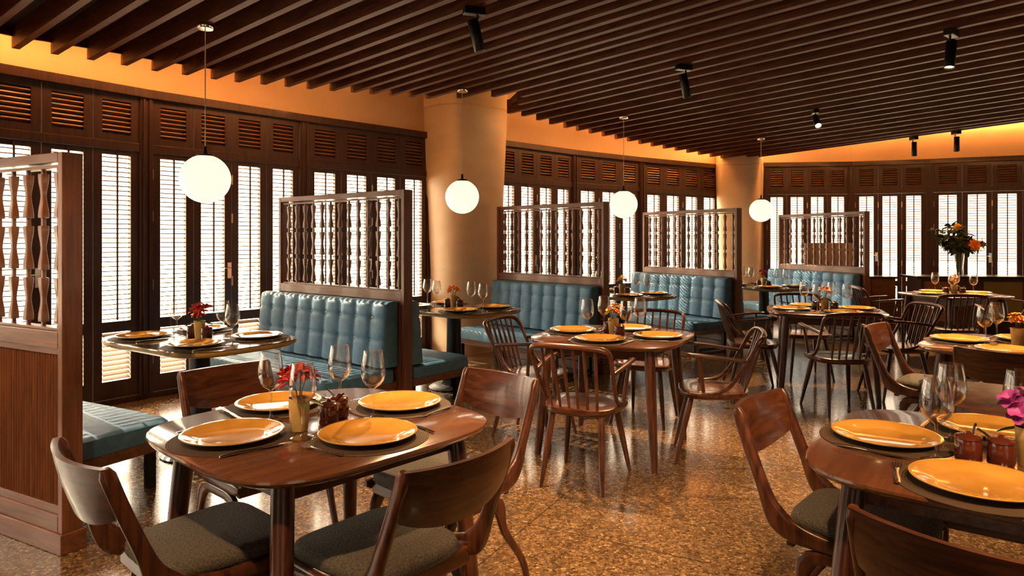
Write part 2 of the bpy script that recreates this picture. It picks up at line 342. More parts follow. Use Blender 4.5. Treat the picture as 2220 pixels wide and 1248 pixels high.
# ------------------------------------------------------------------ shuttered windows
def louvers(mb, x0, x1, z0, z1, pitch, tilt, w=.05, th=.005, y=.0):
    n = max(1, int(round((z1-z0)/pitch))); p = (z1-z0)/n
    c, s_ = math.cos(tilt)*w/2, math.sin(tilt)*w/2     # inner (room side, -y) edge lower when tilt > 0
    for k in range(n):
        z = z0 + (k+.5)*p
        mb.obox(((x0+x1)/2, y, z), ((x1-x0)/2,0,0), (0,c,s_), (0,-s_*th/w,c*th/w))
def portal(loc, rz, w, h):
    l = bpy.data.lights.new('window_portal', 'AREA'); l.shape = 'RECTANGLE'; l.size = w; l.size_y = h
    try: l.cycles.is_portal = True
    except Exception: pass
    o = bpy.data.objects.new('window_portal', l); COL.objects.link(o)
    o.rotation_euler = (R(-90), 0, rz); o.location = loc; return o
WINWORD = ['far left, beside the viewer', 'left of the viewer, before the first screen', 'leftmost, out past the first screen', 'behind the first screen at the left edge', 'behind the largest globe lamp', 'just left of the first column', 'just right of the first column',
           'behind the third globe lamp', 'just left of the second column', 'just right of the second column', 'between the last screen and the console', 'behind the vase on the console', 'last at right, past the console'] + ['%s on the side walls, added unseen for fill light' % w for w in ('first', 'second', 'third', 'fourth', 'fifth', 'sixth', 'seventh')]
for wi, (A, B, nl_) in enumerate(BAYS):
    A, B = Vector((*A,0)), Vector((*B,0)); L_ = (B-A).length; rz = math.atan2((B-A).y, (B-A).x)
    # local x along the bay, +y outward
    w = tag(empty('window_%d' % (wi+1), A, rz), 'dark timber louvred shutters %s' % WINWORD[wi], 'window', kind='structure')
    fr = MB(); ps = .055
    fr.box(0, ps, -.03, .07, 0, ZW).box(L_-ps, L_, -.03, .07, 0, ZW)
    fr.box(-.01, L_+.01, -.06, .07, ZW-.075, ZW).box(ps, L_-ps, -.02, .06, 2.155, 2.225).box(ps, L_-ps, -.03, .07, 0, .05)
    fr.box(.018, .036, -.042, -.03, .05, ZW-.075).box(L_-.036, L_-.018, -.042, -.03, .05, ZW-.075)
    fr.build('frame', M['shutter'], w, bevel=.003)
    pw_ = (L_-2*ps)/nl_
    for k in range(nl_):
        x0 = ps + k*pw_; x1 = x0+pw_; st = .19*pw_
        up = MB(); up.box(x0+.002, x0+st, -.01, .045, 2.225, ZW-.075).box(x1-st, x1-.002, -.01, .045, 2.225, ZW-.075)
        up.box(x0+st, x1-st, -.01, .045, 2.225, 2.285).box(x0+st, x1-st, -.01, .045, 2.565, ZW-.075)
        uo = up.build('vent_panel', M['shutter'], w)
        lv = MB(); louvers(lv, x0+st+.001, x1-st-.001, 2.29, 2.56, .0375, R(-24), .034, .011, .012); lv.build('louver_panel', M['louver_vent'], uo)
        MB().box(x0+st, x1-st, .040, .048, 2.285, 2.565).build('vent_sky_block', M['shutter'], uo)  # board added behind the vent louvres to block the sky and darken the gaps
        sh = MB(); sh.box(x0+.002, x0+st, -.005, .04, .052, 2.153).box(x1-st, x1-.002, -.005, .04, .052, 2.153)
        sh.box(x0+st, x1-st, -.005, .04, 2.107, 2.153).box(x0+st, x1-st, -.005, .04, .61, .70).box(x0+st, x1-st, -.005, .04, .052, .20)
        so = sh.build('shutter', M['shutter'], w)
        lv = MB(); louvers(lv, x0+st+.008, x1-st-.008, .705, 2.105, .0405, R(2), .046, .0085, .018)
        louvers(lv, x0+st+.008, x1-st-.008, .205, .605, .0405, R(33), .050, .0065, .018)
        lv.build('louver_panel', M['louver'], so)
        xm = (x0+x1)/2
        MB().box(xm-.007, xm+.007, -.022, -.008, .71, 2.135).build('tilt_rod', M['shutter'], so)
        hx = x0
        if k % 2 == 0 or nl_ == 3:
            for hz in (.30, .95, 1.55, 1.92): MB().sweep([(hx,-.016,hz),(hx,-.016,hz+.09)], .0065, n=8).build('hinge', M['cord'], so)
        if k == nl_//2:
            MB().box(x0-.045, x0-.006, -.012, -.004, 1.02, 1.17).sweep([(x0-.026,-.012,1.12),(x0-.026,-.04,1.12),(x0-.09,-.045,1.12)], .006).build('door_handle', M['steel'], so)
    if 1:
        mid = (A+B)/2; d = (B-A).normalized(); nrm = Vector((-d.y, d.x, 0))
        portal(mid + nrm*.16 + Vector((0,0,1.36)), rz, L_, 2.7)

# outdoors: pale terrace and a hedge beyond the right-hand shutters
tag(MB().box(-30, 35, -10, 45, -.4, -.14).build('ground_terrace', M['terrace']), 'pale paved terrace outside the shutters', 'terrace', kind='structure')

# ------------------------------------------------------------------ baluster screens and benches
SCR = [((-1.99,3.02),-62.0), ((-.841,5.32),-51.0), ((.952,7.08),-44.0), ((2.819,8.553),-31.0), ((4.925,9.53),-19.0)]
SL, ST = 1.74, .09
def make_screen():
    r = empty('baluster_screen')
    f = MB(); y = ST/2
    for xa in (0, SL-.035): MB().box(xa, xa+.035, -y, y, .09, 1.785).build('post', M['screen_z'], r, bevel=.003)
    for za, zb in ((1.742,1.785), (.91,.985), (.09,.165)): MB().box(.035, SL-.035, -y, y, za, zb).build('rail', M['screen_x'], r, bevel=.003)
    MB().box(-.012, SL+.012, -y-.012, y+.012, 0, .09).build('plinth', M['screen_x'], r, bevel=.004)
    for yy, za, zb in ((.028,1.718,1.732),(.028,.985,.997),(.034,.165,.205),(.034,.88,.91)):
        MB().box(.035, SL-.035, -yy, yy, za, zb).build('bead_rail', M['screen_x'], r, bevel=.002)
    p = MB(); nfl = 76; w = (SL-.07)/nfl; ring = []
    top = []
    for s_ in (1, -1):
        pts = []
        for k in range(nfl):
            x = .035 + k*w
            pts += [(x+w*.08, .018), (x+w*.2, .027), (x+w*.5, .031), (x+w*.8, .027), (x+w*.92, .018)]
        if s_ < 0: pts = [(x, -yy) for x, yy in pts[::-1]]
        ring += pts
    p.loft([[(x,yy,.205) for x,yy in ring], [(x,yy,.88) for x,yy in ring]])
    p.build('fluted_panel', M['screen_z'], r, fix=True)
    nb = 13
    seg = (1.718-.997)/3
    prof = []
    for k in range(3):
        z0 = .997 + k*seg
        prof += [(.008, z0), (.008, z0+.018), (.0172, z0+.019), (.0178, z0+.03), (.0158, z0+.06), (.0112, z0+.095), (.0095, z0+seg/2), (.0112, z0+seg-.095), (.0158, z0+seg-.06), (.0178, z0+seg-.03), (.0172, z0+seg-.019), (.008, z0+seg-.018), (.008, z0+seg)]
    rings = []
    for hw, z in prof:
        c_ = hw*.25
        rings.append([(hw-c_,-hw,z),(hw,-hw+c_,z),(hw,hw-c_,z),(hw-c_,hw,z),(-hw+c_,hw,z),(-hw,hw-c_,z),(-hw,-hw+c_,z),(-hw+c_,-hw,z)])
    bal = MB().loft(rings); me = bal.mesh('baluster', M['baluster'], 28)
    for k in range(nb):
        o = bpy.data.objects.new('baluster', me); COL.objects.link(o); o.parent = r
        o.location = (.035 + (SL-.07)*(k+.55)/(nb+.1), 0, 0)
    return r
BX0, BX1 = 0.0, 1.86
def make_bench():                                      # local +y away from the screen it backs onto, x along the screen
    r = empty('booth_bench')
    ns, nx, nzr = 9, 9*14, 34
    x0, x1, z0, z1 = .04, BX1, .40, .905
    def face(u, v):
        x = x0 + (x1-x0)*u; z = z0 + (z1-z0)*v
        cu = u*ns; fx = abs(cu - math.floor(cu) - .5)*2          # 1 at a seam
        puff = (1 - fx**2.4)
        dep = .0
        hump = 0.0
        for rz_ in (.40, .74):
            dv = abs(v-rz_)*(z1-z0)
            dep += .010*math.exp(-(dv/.018)**2)*(.55+1.1*fx**4)
        edge = min(1.0, min(u, 1-u)*(x1-x0)/.03, (1-v)*(z1-z0)/.04)
        yy = .135 + .022*puff - dep - .05*(1-math.sqrt(max(0,1-(1-edge)**2))) + .045*(1-v)
        return (x, yy, z)
    g_ = MB(); vs = []; fs = []
    for j in range(nzr+1):
        for i in range(nx+1): vs.append(face(i/nx, j/nzr))
    for j in range(nzr):
        for i in range(nx):
            a = j*(nx+1)+i; fs.append((a, a+1, a+nx+2, a+nx+1))
    nfront = len(vs)
    for j in range(nzr+1):
        for i in (0, nx):
            q = vs[j*(nx+1)+i]; vs.append((q[0], .052, q[2]))
    for j in range(nzr):
        a, b = j*(nx+1), (j+1)*(nx+1); c, d = nfront+2*j, nfront+2*j+2
        fs.append((a, b, d, c)); fs.append((a+nx, c+1, d+1, b+nx))
    a0 = nzr*(nx+1); n2 = len(vs)
    for i in range(nx+1): vs.append((vs[a0+i][0], .052, z1))
    for i in range(nx): fs.append((a0+i, a0+i+1, n2+i+1, n2+i))
    g_._add(vs, fs); bk = g_.build('backrest', M['teal'], r, smooth=60, fix=True)
    bme = MB().ball((0,0,0), .011, 10, 6, (1,.6,1)).mesh('button', M['button'], 60)
    for rz_ in (.40, .74):
        for k in range(1, ns):
            q = face(k/ns, rz_); o = bpy.data.objects.new('button', bme); COL.objects.link(o); o.parent = bk; o.location = (q[0], q[1]+.006, q[2])
    rings = []
    for z, k in ((.285,.985),(.295,1.0),(.345,1.0),(.372,.985),(.385,.94)):
        rings.append([((BX1+.02)/2 + p_[0]*(1 if k>=.98 else 1-(1-k)*.35), .405 + p_[1], z) for p_ in superell((BX1-.02)/2, .335, 18, 60, 0, 1 if k==1 else (1-(1-k)*.35))])
    MB().loft(rings).build('seat_cushion', M['teal'], r, smooth=50)
    MB().box(.03, BX1, .06, .72, .225, .285).build('seat_frame', M['screen_x'], r, bevel=.004)
    for (lx, ly) in ((.10,.66), (.10,.14), (BX1-.1,.66), (BX1-.1,.14)):
        MB().box(lx-.022, lx+.022, ly-.022, ly+.022, .0, .225).build('leg', M['black'], r)
    MB().box(.085, .115, .16, .64, .012, .045).build('foot_rail', M['black'], r)
    return r
SCR_LBL = ['reeded and balustered timber screen at the left edge, nearest the viewer', 'dark balustered screen behind the first booth, left of the first column', 'balustered screen right of the first column, above the second teal bench',
           'balustered screen in front of the slim far column', 'balustered screen farthest right, before the far shutters']
BEN_LBL = {(0,-1): 'teal bench seat behind the end post of the left edge screen', (1,1): 'large tufted teal bench beneath the screen left of the first column', (1,-1): 'teal bench seat on the back of the screen left of the first column',
           (2,1): 'tufted teal bench just right of the first column', (2,-1): 'teal bench hidden behind the screen right of the first column', (3,1): 'tufted teal bench under the screen before the slim far column',
           (3,-1): 'teal bench at the back of the screen before the slim far column', (4,1): 'farthest tufted teal bench, under the rightmost screen'}
BXOFF = {(0,-1): .30, (1,-1): -.02, (1,1): .03}
for i, ((nx_, ny_), ang) in enumerate(SCR):
    d = Vector((math.sin(R(ang)), math.cos(R(ang)), 0)); left = Vector((-d.y, d.x, 0))
    O = Vector((nx_, ny_, 0)) - left*ST/2; rz = math.atan2(d.y, d.x)
    so_ = place('screen', make_screen, O, rz, SCR_LBL[i], 'screen', 'balustered booth screens')
    if i == 2: so_.scale.x = .94
    for sd in (1, -1):
        if (i, sd) not in BEN_LBL: continue
        if sd == 1:
            bo_ = place('bench', make_bench, O + d*BXOFF.get((i,sd), .03), rz, BEN_LBL[i,sd], 'bench', 'teal booth benches')
            if i == 2: bo_.scale.x = .865
        else:                                            # mirrored side: turn half round and start from the far end
            bo_ = place('bench', make_bench, O + d*(BXOFF.get((i,sd), .03)+(BX1+.03)*(.865 if i == 2 else 1)), rz+math.pi, BEN_LBL[i,sd], 'bench', 'teal booth benches')
            if i == 2: bo_.scale.x = .865

# ------------------------------------------------------------------ chairs
def make_dining_chair():                               # faces +y, origin on the floor under the seat
    r = empty('dining_chair')
    rings = []
    for z, k in ((.428,.97),(.436,1.0),(.455,1.0),(.468,.97),(.475,.90)):
        rings.append([(p_[0]*(1.0+.10*p_[1]/.22), p_[1]-.012, z) for p_ in superell(.200, .207, 5.5, 44, 0, k)])
    MB().loft(rings).build('seat', M['fabric'], r, smooth=50)
    for s_ in (-1, 1):
        P = smooth_path([(s_*.206,-.372,.805),(s_*.207,-.335,.70),(s_*.209,-.285,.575),(s_*.211,-.245,.485),(s_*.212,-.19,.432),(s_*.214,-.08,.414),(s_*.217,.06,.412),(s_*.219,.19,.415)], 4)
        n = len(P); secs = []
        for k in range(n):
            u = k/(n-1); bulge = math.exp(-((u-.52)/.13)**2)
            secs.append((.0145, .0205 + .019*bulge + .003*(u>.6)) if k not in (0, n-1) else (.010, .012))
        MB().sweep(P, secs, (1,0,0), 12, 3.0).build('side_frame', M['wood_z'], r, smooth=50)
        for f_ in (1, -1):
            yf = .225 if f_ > 0 else -.285
            P = smooth_path([(s_*.212, 0, .372),(s_*.213, f_*.09, .368),(s_*.215, f_*.135,.335),(s_*.219, f_*.16,.24),(s_*.226, yf-f_*.03,.10),(s_*.232, yf, 0)], 4)
            n = len(P)
            MB().sweep(P, [(.014 - .003*k/(n-1), .022 + .012*math.exp(-((k/(n-1)-.38)/.12)**2) - .010*k/(n-1)) for k in range(n)], (1,0,0), 12, 3.0).build('leg', M['wood_z'], r, smooth=50)
    MB().box(-.208, .208, .14, .165, .375, .43).box(-.208, .208, -.20, -.175, .375, .43).build('seat_rail', M['wood_x'], r, bevel=.003)
    rows = []; nu, nv = 28, 8
    for side in (1, -1):                               # front skin, then back skin
        for j in range(nv+1):
            row = []
            for i in range(nu+1):
                u = -1+2*i/nu; e_ = 1-u*u
                zt = .806 - .004*e_; zb = .672 - .052*e_**.8
                v = j/nv; z = zb + (zt-zb)*v
                yb = -.372 + (.806-z)*.29 - .044*e_ - .0
                th = (.0125 + .003*abs(u))*(math.sin(math.pi*min(1,max(0,v)))*.35+.65)
                row.append((.211*u, yb + side*th, z))
            rows.append(row)
    vs = [p for r_ in rows for p in r_]; fs = []; m = nu+1
    for sk in (0, 1):
        o_ = sk*(nv+1)*m
        for j in range(nv):
            for i in range(nu):
                q = (o_+j*m+i, o_+j*m+i+1, o_+(j+1)*m+i+1, o_+(j+1)*m+i); fs.append(q if sk == 1 else q[::-1])
    o_ = (nv+1)*m
    for i in range(nu):
        fs.append((i, i+1, o_+i+1, o_+i)); fs.append((nv*m+i+1, nv*m+i, o_+nv*m+i, o_+nv*m+i+1))
    for j in range(nv):
        fs.append((j*m, o_+j*m, o_+(j+1)*m, (j+1)*m)); fs.append((j*m+nu, (j+1)*m+nu, o_+(j+1)*m+nu, o_+j*m+nu))
    MB()._add(vs, fs).build('backrest', M['wood_x'], r, smooth=50, fix=True)
    return r
def make_spindle_chair():
    r = empty('spindle_armchair')
    rings = []
    def seat_ring(z, k, dz=0):
        return [(p_[0]*(1.0+.12*p_[1]/.22), p_[1], z) for p_ in superell(.225, .215, 3.2, 44, 0, k)]
    MB().loft([seat_ring(.405,.86), seat_ring(.415,.95), seat_ring(.435,1.0), seat_ring(.448,.99), seat_ring(.452,.94), seat_ring(.444,.6), seat_ring(.440,.2)]).build('seat', M['wood_x'], r, smooth=40)
    for sx, sy in ((1,1),(-1,1),(1,-1),(-1,-1)):
        fx = .205 if sy > 0 else .18; fy = .235*sy
        P = [Vector((sx*.145, sy*.135, .42)).lerp(Vector((sx*fx, fy, 0)), k/6) for k in range(7)]
        MB().sweep(P, [.0175,.0195,.0195,.018,.016,.0135,.0105], n=12).build('leg', M['wood_z'], r, smooth=50)
    half = [(.212,.09,.447),(.214,.01,.452),(.216,-.075,.485),(.222,-.145,.575),(.229,-.205,.68),(.230,-.252,.765),(.205,-.283,.800),(.12,-.300,.812),(0,-.306,.815)]
    path = smooth_path(half + [(-x,y,z) for x,y,z in half[-2::-1]], 5); n = len(path)
    secs = []
    for q in path:
        t_ = max(0, min(1, (q.z-.70)/.1)); secs.append((.0125+.001*t_, .0125+.006*t_))
    MB().sweep(path, secs, None, 10).build('back_frame', M['wood_x'], r, smooth=50)
    for k in range(6):
        x = -.155 + .31*k/5
        P = smooth_path([(x*.86,-.175 - .012*(1-(x/.155)**2), .444),(x*.95,-.235,.62),(x,-.298+.012*(abs(x)/.155)**2,.800)], 4)
        MB().sweep(P, [.0075 + .0022*math.sin(math.pi*j/(len(P)-1)) for j in range(len(P))], n=8).build('spindle', M['wood_z'], r, smooth=50)
    for s_ in (-1, 1):
        P = smooth_path([(s_*.227,-.185,.655),(s_*.238,-.06,.670),(s_*.247,.05,.682),(s_*.243,.17,.690)], 5); n = len(P)
        MB().sweep(P, [(.012+.010*(k/(n-1)), .0115) if 0<k<n-1 else (.009,.008) for k in range(n)], (1,0,0), 10, 2.6).build('arm', M['wood_y' if 'wood_y' in M else 'wood_x'], r, smooth=50)
        MB().sweep([(s_*.212,.065,.440),(s_*.226,.08,.57),(s_*.244,.09,.684)], [.0115,.0125,.0105], n=10).build('arm_support', M['wood_z'], r, smooth=50)
    return r
def ang_of(f): return math.atan2(f[1], f[0]) - math.pi/2
CHA = [((-.955,2.175),48,'dining chair with grey seat at bottom left, before the left screen'),
       ((-.42,2.135),139,'dining chair with grey seat seen from behind, bottom middle'),
       ((-.30,2.74),228,'dining chair turned toward the viewer at the right of the red flower table'),
       ((-1.06,2.95),-41,'dining chair between the red flower table and the first booth'),
       ((1.205,2.305),-42,'dining chair at the left side of the front right table'),
       ((1.17,1.61),42,'dining chair cut off at the bottom right corner, seen from behind'),
       ((1.79,2.437),233,'dining chair on the far side of the front right table'),
       ((2.78,4.46),-45,'dining chair at the left of the right edge table with orange flowers'),
       ((2.86,3.90),46,'dining chair seen from behind at the right edge table with orange flowers'),
       ((3.40,4.55),232,'dining chair beyond the right edge table with orange flowers')]
for (x, y), a, lb in CHA:
    place('chairA', make_dining_chair, (x,y,0), R(a)-math.pi/2, lb, 'chair', 'boomerang framed dining chairs')
CHB = [((.425,3.99),65,'spindle armchair seen from behind at the middle table'),
       ((1.29,4.39),167,'spindle armchair facing left at the right of the middle table'),
       ((1.04,5.30),242,'spindle armchair on the far side of the middle table'),
       ((.155,4.88),-30,'spindle armchair at the left of the middle table'),
       ((2.66,5.57),90,'spindle armchair seen from behind at the second spindle chair table'),
       ((2.22,6.32),-8,'spindle armchair at the left of the second spindle chair table'),
       ((2.97,6.93),264,'spindle armchair on the far side of the second spindle chair table'),
       ((3.42,6.08),182,'spindle armchair facing left between the two right hand tables'),
       ((4.44,8.22),-8,'spindle armchair at the left of the farthest table'),
       ((4.72,7.30),76,'spindle armchair seen from behind at the farthest table'),
       ((5.86,7.80),175,'spindle armchair at the right of the farthest table, by the edge')]
for (x, y), a, lb in CHB:
    place('chairB', make_spindle_chair, (x,y,0), R(a)-math.pi/2, lb, 'armchair', 'spindle back armchairs')

# ------------------------------------------------------------------ tables
def make_dining_table():
    r = empty('dining_table'); a, b, p, n = .495, .475, 4.0, 96
    MB().loft([superell(a,b,p,n,.722,.955), superell(a,b,p,n,.730,.985), superell(a,b,p,n,.741,1.0), superell(a,b,p,n,.748,.997), superell(a,b,p,n,.75,.990)]).build('tabletop', M['top'], r, smooth=35)
    MB().box(-.32,.32,.285,.307,.645,.722).box(-.32,.32,-.307,-.285,.645,.722).box(.305,.327,-.30,.30,.645,.722).box(-.327,-.305,-.30,.30,.645,.722).build('apron', M['wood_x'], r, bevel=.002)
    for sx in (1,-1):
        for sy in (1,-1):
            P = [Vector((sx*.335,sy*.315,.722)).lerp(Vector((sx*.385,sy*.385,0)), k/8) for k in range(9)]
            MB().sweep(P, [.0325,.0335,.033,.032,.0305,.0285,.0265,.024,.0205], n=20).build('leg', M['wood_z'], r, smooth=50)
    return r
def make_booth_table():
    r = empty('booth_table'); a, b, p, n = .61, .43, 4.2, 96
    tp = MB().loft([superell(a,b,p,n,.744,.997), superell(a,b,p,n,.75,.992)], cap0=False).build('tabletop', M['olive'], r, smooth=35)
    MB().loft([superell(a,b,p,n,.712,.965), superell(a,b,p,n,.722,.99), superell(a,b,p,n,.733,1.0), superell(a,b,p,n,.744,.997)], cap1=False).build('edge', M['olive_edge'], tp, smooth=50)
    MB().loft([superell(.11,.09,4,32,.02), superell(.085,.07,4,32,.12), superell(.065,.052,4,32,.35), superell(.06,.05,4,32,.712)]).build('pedestal', M['black'], r, smooth=50)
    MB().lathe([(.0001,0),(.23,0),(.235,.008),(.22,.018),(.10,.026),(.0001,.03)], 36).build('base', M['black'], r, smooth=50)
    return r
TA = {'FT1': ((-.665,2.40), 48.5, 'left foreground table', [228,318,48,138], 'red'),
      'FT2': ((1.435,2.03), 53, 'front right table', [143,233,53,323], 'purple'),
      'MT1': ((.685,4.61), -27, 'middle table', [150,245,-25,60], 'yellow'),
      'MT2': ((2.85,6.22), -20, 'second spindle chair table', [180,-85,5,95], 'orange'),
      'MT3': ((5.18,8.0), 10, 'farthest table by the console', [190,-80,10,100], 'peach'),
      'MT4': ((3.05,4.12), 45, 'right edge table behind', [135,225,45,-45], 'orange')}
TAB_LBL = {'FT1': 'rounded wooden dining table in the left foreground, with red flowers', 'FT2': 'rounded wooden table at the lower right edge, with purple flowers', 'MT1': 'rounded wooden table in the middle ringed by four spindle armchairs',
           'MT2': 'rounded wooden table right of the middle, before the farthest bench', 'MT3': 'farthest wooden table, in front of the console', 'MT4': 'rounded wooden table at the right edge with orange flowers'}
for k, (c, a, *_r) in TA.items(): place('tableA', make_dining_table, (*c,0), R(a), TAB_LBL[k], 'table', 'rounded dining tables')
TB = {'BT1': ((-2.05,4.48), 146, 'first booth table', [190,255,15,85], 'red'),
      'BT2': ((-.55,6.45), 138, 'second booth table', [190,255,10,80], 'orange'),
      'BT3': ((1.30,8.08), 128, 'third booth table', [185,255,10,85], 'yellow'),
      'BT4': ((3.46,9.38), 115, 'fourth booth table', [180,262,0,85], 'magenta')}
TB_LBL = ['glossy ochre booth table at left, under the largest globe lamp', 'glossy ochre booth table in front of the first column', 'glossy ochre booth table between the two middle screens', 'glossy ochre booth table before the slim far column']
for (k, (c, a, *_r)), lb in zip(TB.items(), TB_LBL): place('tableB', make_booth_table, (*c,0), R(a), lb, 'booth table', 'booth pedestal tables')

# ------------------------------------------------------------------ tableware
def make_plate():
    r = empty('plate')
    MB().lathe([(.0001,.006),(.095,.006),(.105,.0085),(.120,.014),(.150,.0205),(.158,.0225),(.160,.0215)], 56).build('dish', M['plate'], r, smooth=60)
    MB().lathe([(.160,.0215),(.159,.0185),(.125,.0085),(.098,.0015),(.090,0),(.0001,0)], 56).build('underside', M['plate_rim'], r, smooth=60)
    return r
def make_mat():
    return MB().lathe([(.0001,.0),(.196,.0),(.197,.001),(.196,.002),(.0001,.0022)], 64).build('placemat', M['mat'], smooth=40)
def make_glass():
    r = empty('wine_glass')
    MB().lathe([(.0055,.108),(.012,.112),(.026,.122),(.038,.138),(.0435,.158),(.0435,.180),(.040,.205),(.0355,.232),(.0325,.245),(.0318,.2455),(.0322,.243),(.0395,.203),(.0425,.178),(.0420,.160),(.036,.140),(.022,.124),(.0001,.118)], 32).build('bowl', M['glass'], r, smooth=60)
    MB().lathe([(.0055,.108),(.0042,.095),(.0037,.06),(.0037,.025),(.0052,.012),(.010,.006)], 14).build('stem', M['glass'], r, smooth=60)
    MB().lathe([(.010,.006),(.030,.003),(.039,.0018),(.0405,.0008),(.0395,0),(.0001,0)], 32).build('foot', M['glass'], r, smooth=60)
    return r
def make_knife():
    r = empty('knife')
    MB().sweep([(0,-.115,.004),(0,-.06,.005),(0,-.015,.004)], [(.0055,.0035),(.0062,.004),(.0045,.003)], (1,0,0), 8).build('handle', M['steel'], r, smooth=60)
    MB().sweep([(0,-.015,.004),(.001,.02,.004),(.002,.08,.0035),(-.002,.112,.003)], [(.004,.0025),(.009,.0012),(.0085,.0010),(.002,.0006)], (1,0,0), 8).build('blade', M['steel'], r, smooth=60)
    return r
def make_fork():
    r = empty('fork')
    MB().sweep([(0,-.10,.005),(0,-.06,.005),(0,0,.004),(0,.03,.003)], [(.0075,.0025),(.006,.0025),(.0028,.002),(.004,.0018)], (1,0,0), 8).build('handle', M['steel'], r, smooth=60)
    hd = MB(); hd.sweep([(0,.03,.003),(0,.045,.002),(0,.056,.003)], [(.004,.0015),(.011,.0013),(.0125,.0012)], (1,0,0), 8)
    for k in range(4):
        x = -.0105+.007*k; hd.sweep([(x,.054,.003),(x,.075,.005),(x*.95,.098,.008)], [(.0018,.0012),(.0015,.001),(.0008,.0006)], (1,0,0), 6)
    hd.build('tines', M['steel'], r, smooth=60)
    return r
def make_cup():
    r = empty('flower_cup')
    MB().lathe([(.0001,0),(.027,0),(.029,.003),(.036,.108),(.0365,.111),(.034,.111),(.0325,.106),(.027,.02),(.0001,.018)], 32).build('cup', M['cup'], smooth=40, parent=r)
    return r
def make_pot():
    r = empty('condiment_pot')
    MB().lathe([(.0001,0),(.030,0),(.034,.004),(.0355,.03),(.0345,.058),(.033,.064),(.0001,.064)], 28).build('jar', M['pot'], r, smooth=45)
    MB().lathe([(.033,.064),(.0355,.066),(.0355,.072),(.030,.076),(.010,.079),(.0075,.086),(.0001,.088)], 28).build('lid', M['pot'], r, smooth=45)
    MB().sweep([(.020,.0,.070),(.040,.01,.088),(.055,.014,.098)], [.003,.003,.0035], n=6).build('spoon', M['black'], r, smooth=60)
    return r
def petal_ring(mb, c, nrm, n, ln, wd, cup, rot=0):
    nrm = Vector(nrm).normalized(); a = nrm.orthogonal().normalized(); b = nrm.cross(a); c = Vector(c)
    for k in range(n):
        th = 2*math.pi*k/n + rot; d = a*math.cos(th) + b*math.sin(th); s_ = nrm.cross(d); row = []
        for i in range(6):
            t_ = i/5; w = wd*math.sin(math.pi*(.12+.80*t_))**.8; ctr = c + d*ln*t_ + nrm*(cup*ln*math.sin(t_*1.9))
            row.append([ctr - s_*w + nrm*w*.35, ctr - nrm*w*.05, ctr + s_*w + nrm*w*.35])
        vs = [q for r_ in row for q in r_]; fs = []
        for i in range(5):
            for j in range(2): fs.append((i*3+j, i*3+j+1, i*3+j+4, i*3+j+3))
        mb._add(vs, fs)
def bouquet(color, seed, loc, rz, label, kind='small'):
    rnd = random.Random(seed); r = empty('flower_bunch', loc, rz); tag(r, label, 'flowers', 'flower bunches on the tables')
    st = MB(); cols = {'yellow': ['yellow','orange'], 'orange': ['orange','orange'], 'peach': ['peach','peach'], 'red': ['red','red'], 'purple': ['purple','purple'], 'magenta': ['magenta','magenta']}[color]
    nb = 5 if color != 'purple' else 6
    for k in range(nb):
        th = 2*math.pi*k/nb + rnd.uniform(-.4,.4); tilt = rnd.uniform(.25,.75) if k else .1
        h = rnd.uniform(.045,.095); d = Vector((math.cos(th)*math.sin(tilt), math.sin(th)*math.sin(tilt), math.cos(tilt)))
        tip = Vector((0,0,.105)) + d*h
        st.sweep([Vector((math.cos(th)*.008, math.sin(th)*.008, .03)), Vector((0,0,.105)) + d*h*.4, tip], [.0016,.0018,.0022], n=6)
        bl = MB()
        if color == 'red':
            for q in range(7):
                dd = (d + Vector((rnd.uniform(-.7,.7), rnd.uniform(-.7,.7), rnd.uniform(-.1,.6)))).normalized(); petal_ring(bl, tip, dd, 4, .046, .0075, .5, rnd.random()*6)
        elif color == 'purple':
            for q in range(2): petal_ring(bl, tip + d*.008*q, d, 5, .040-.010*q, .019, .25+.5*q, rnd.random()*6)
        else:
            for q in range(2): petal_ring(bl, tip + d*.006*q, d, 7, .036-.010*q, .0105, .2+.5*q, rnd.random()*6)
        bl.build('bloom', M['bloom_'+cols[k%2]], r, smooth=60)
    st.build('stems', M['stem'], r, smooth=60)
    lf = MB()
    for k in range(3):
        th = rnd.uniform(0,6.28); d = Vector((math.cos(th)*.6, math.sin(th)*.6, .8)); petal_ring(lf, Vector((0,0,.108)), d, 1, .085, .011, .1, th)
    lf.build('leaf', M['leaf'], r, smooth=60)
    return r
def word(a):
    a = a % 360
    for lo, w in ((22,'right'),(67,'far right'),(112,'far'),(157,'far left'),(202,'left'),(247,'near left'),(292,'near'),(337,'near right'),(361,'right')):
        if a < lo: return w
FLW = {'red':'red','purple':'purple orchid','yellow':'yellow and orange','orange':'orange','peach':'peach','magenta':'magenta'}
SKIP = {('FT2',323)}
GTWEAK = {'FT1': {228: (-.195,.035), 318: (-.015,-.18), 138: (.015,.18), 48: (.165,.06)},
          'FT2': {143: (-.02,.17), 233: (-.198,-.04), 53: (.12,.06), 323: (.10,-.17)}}
PTWEAK = {'FT1': {228: (-.245,-.175), 318: (.195,-.17), 48: (.23,.255), 138: (-.24,.25)}, 'FT2': {143: (-.225,.18), 233: (-.215,-.245), 53: (.175,.26), 323: (.24,-.2)}}
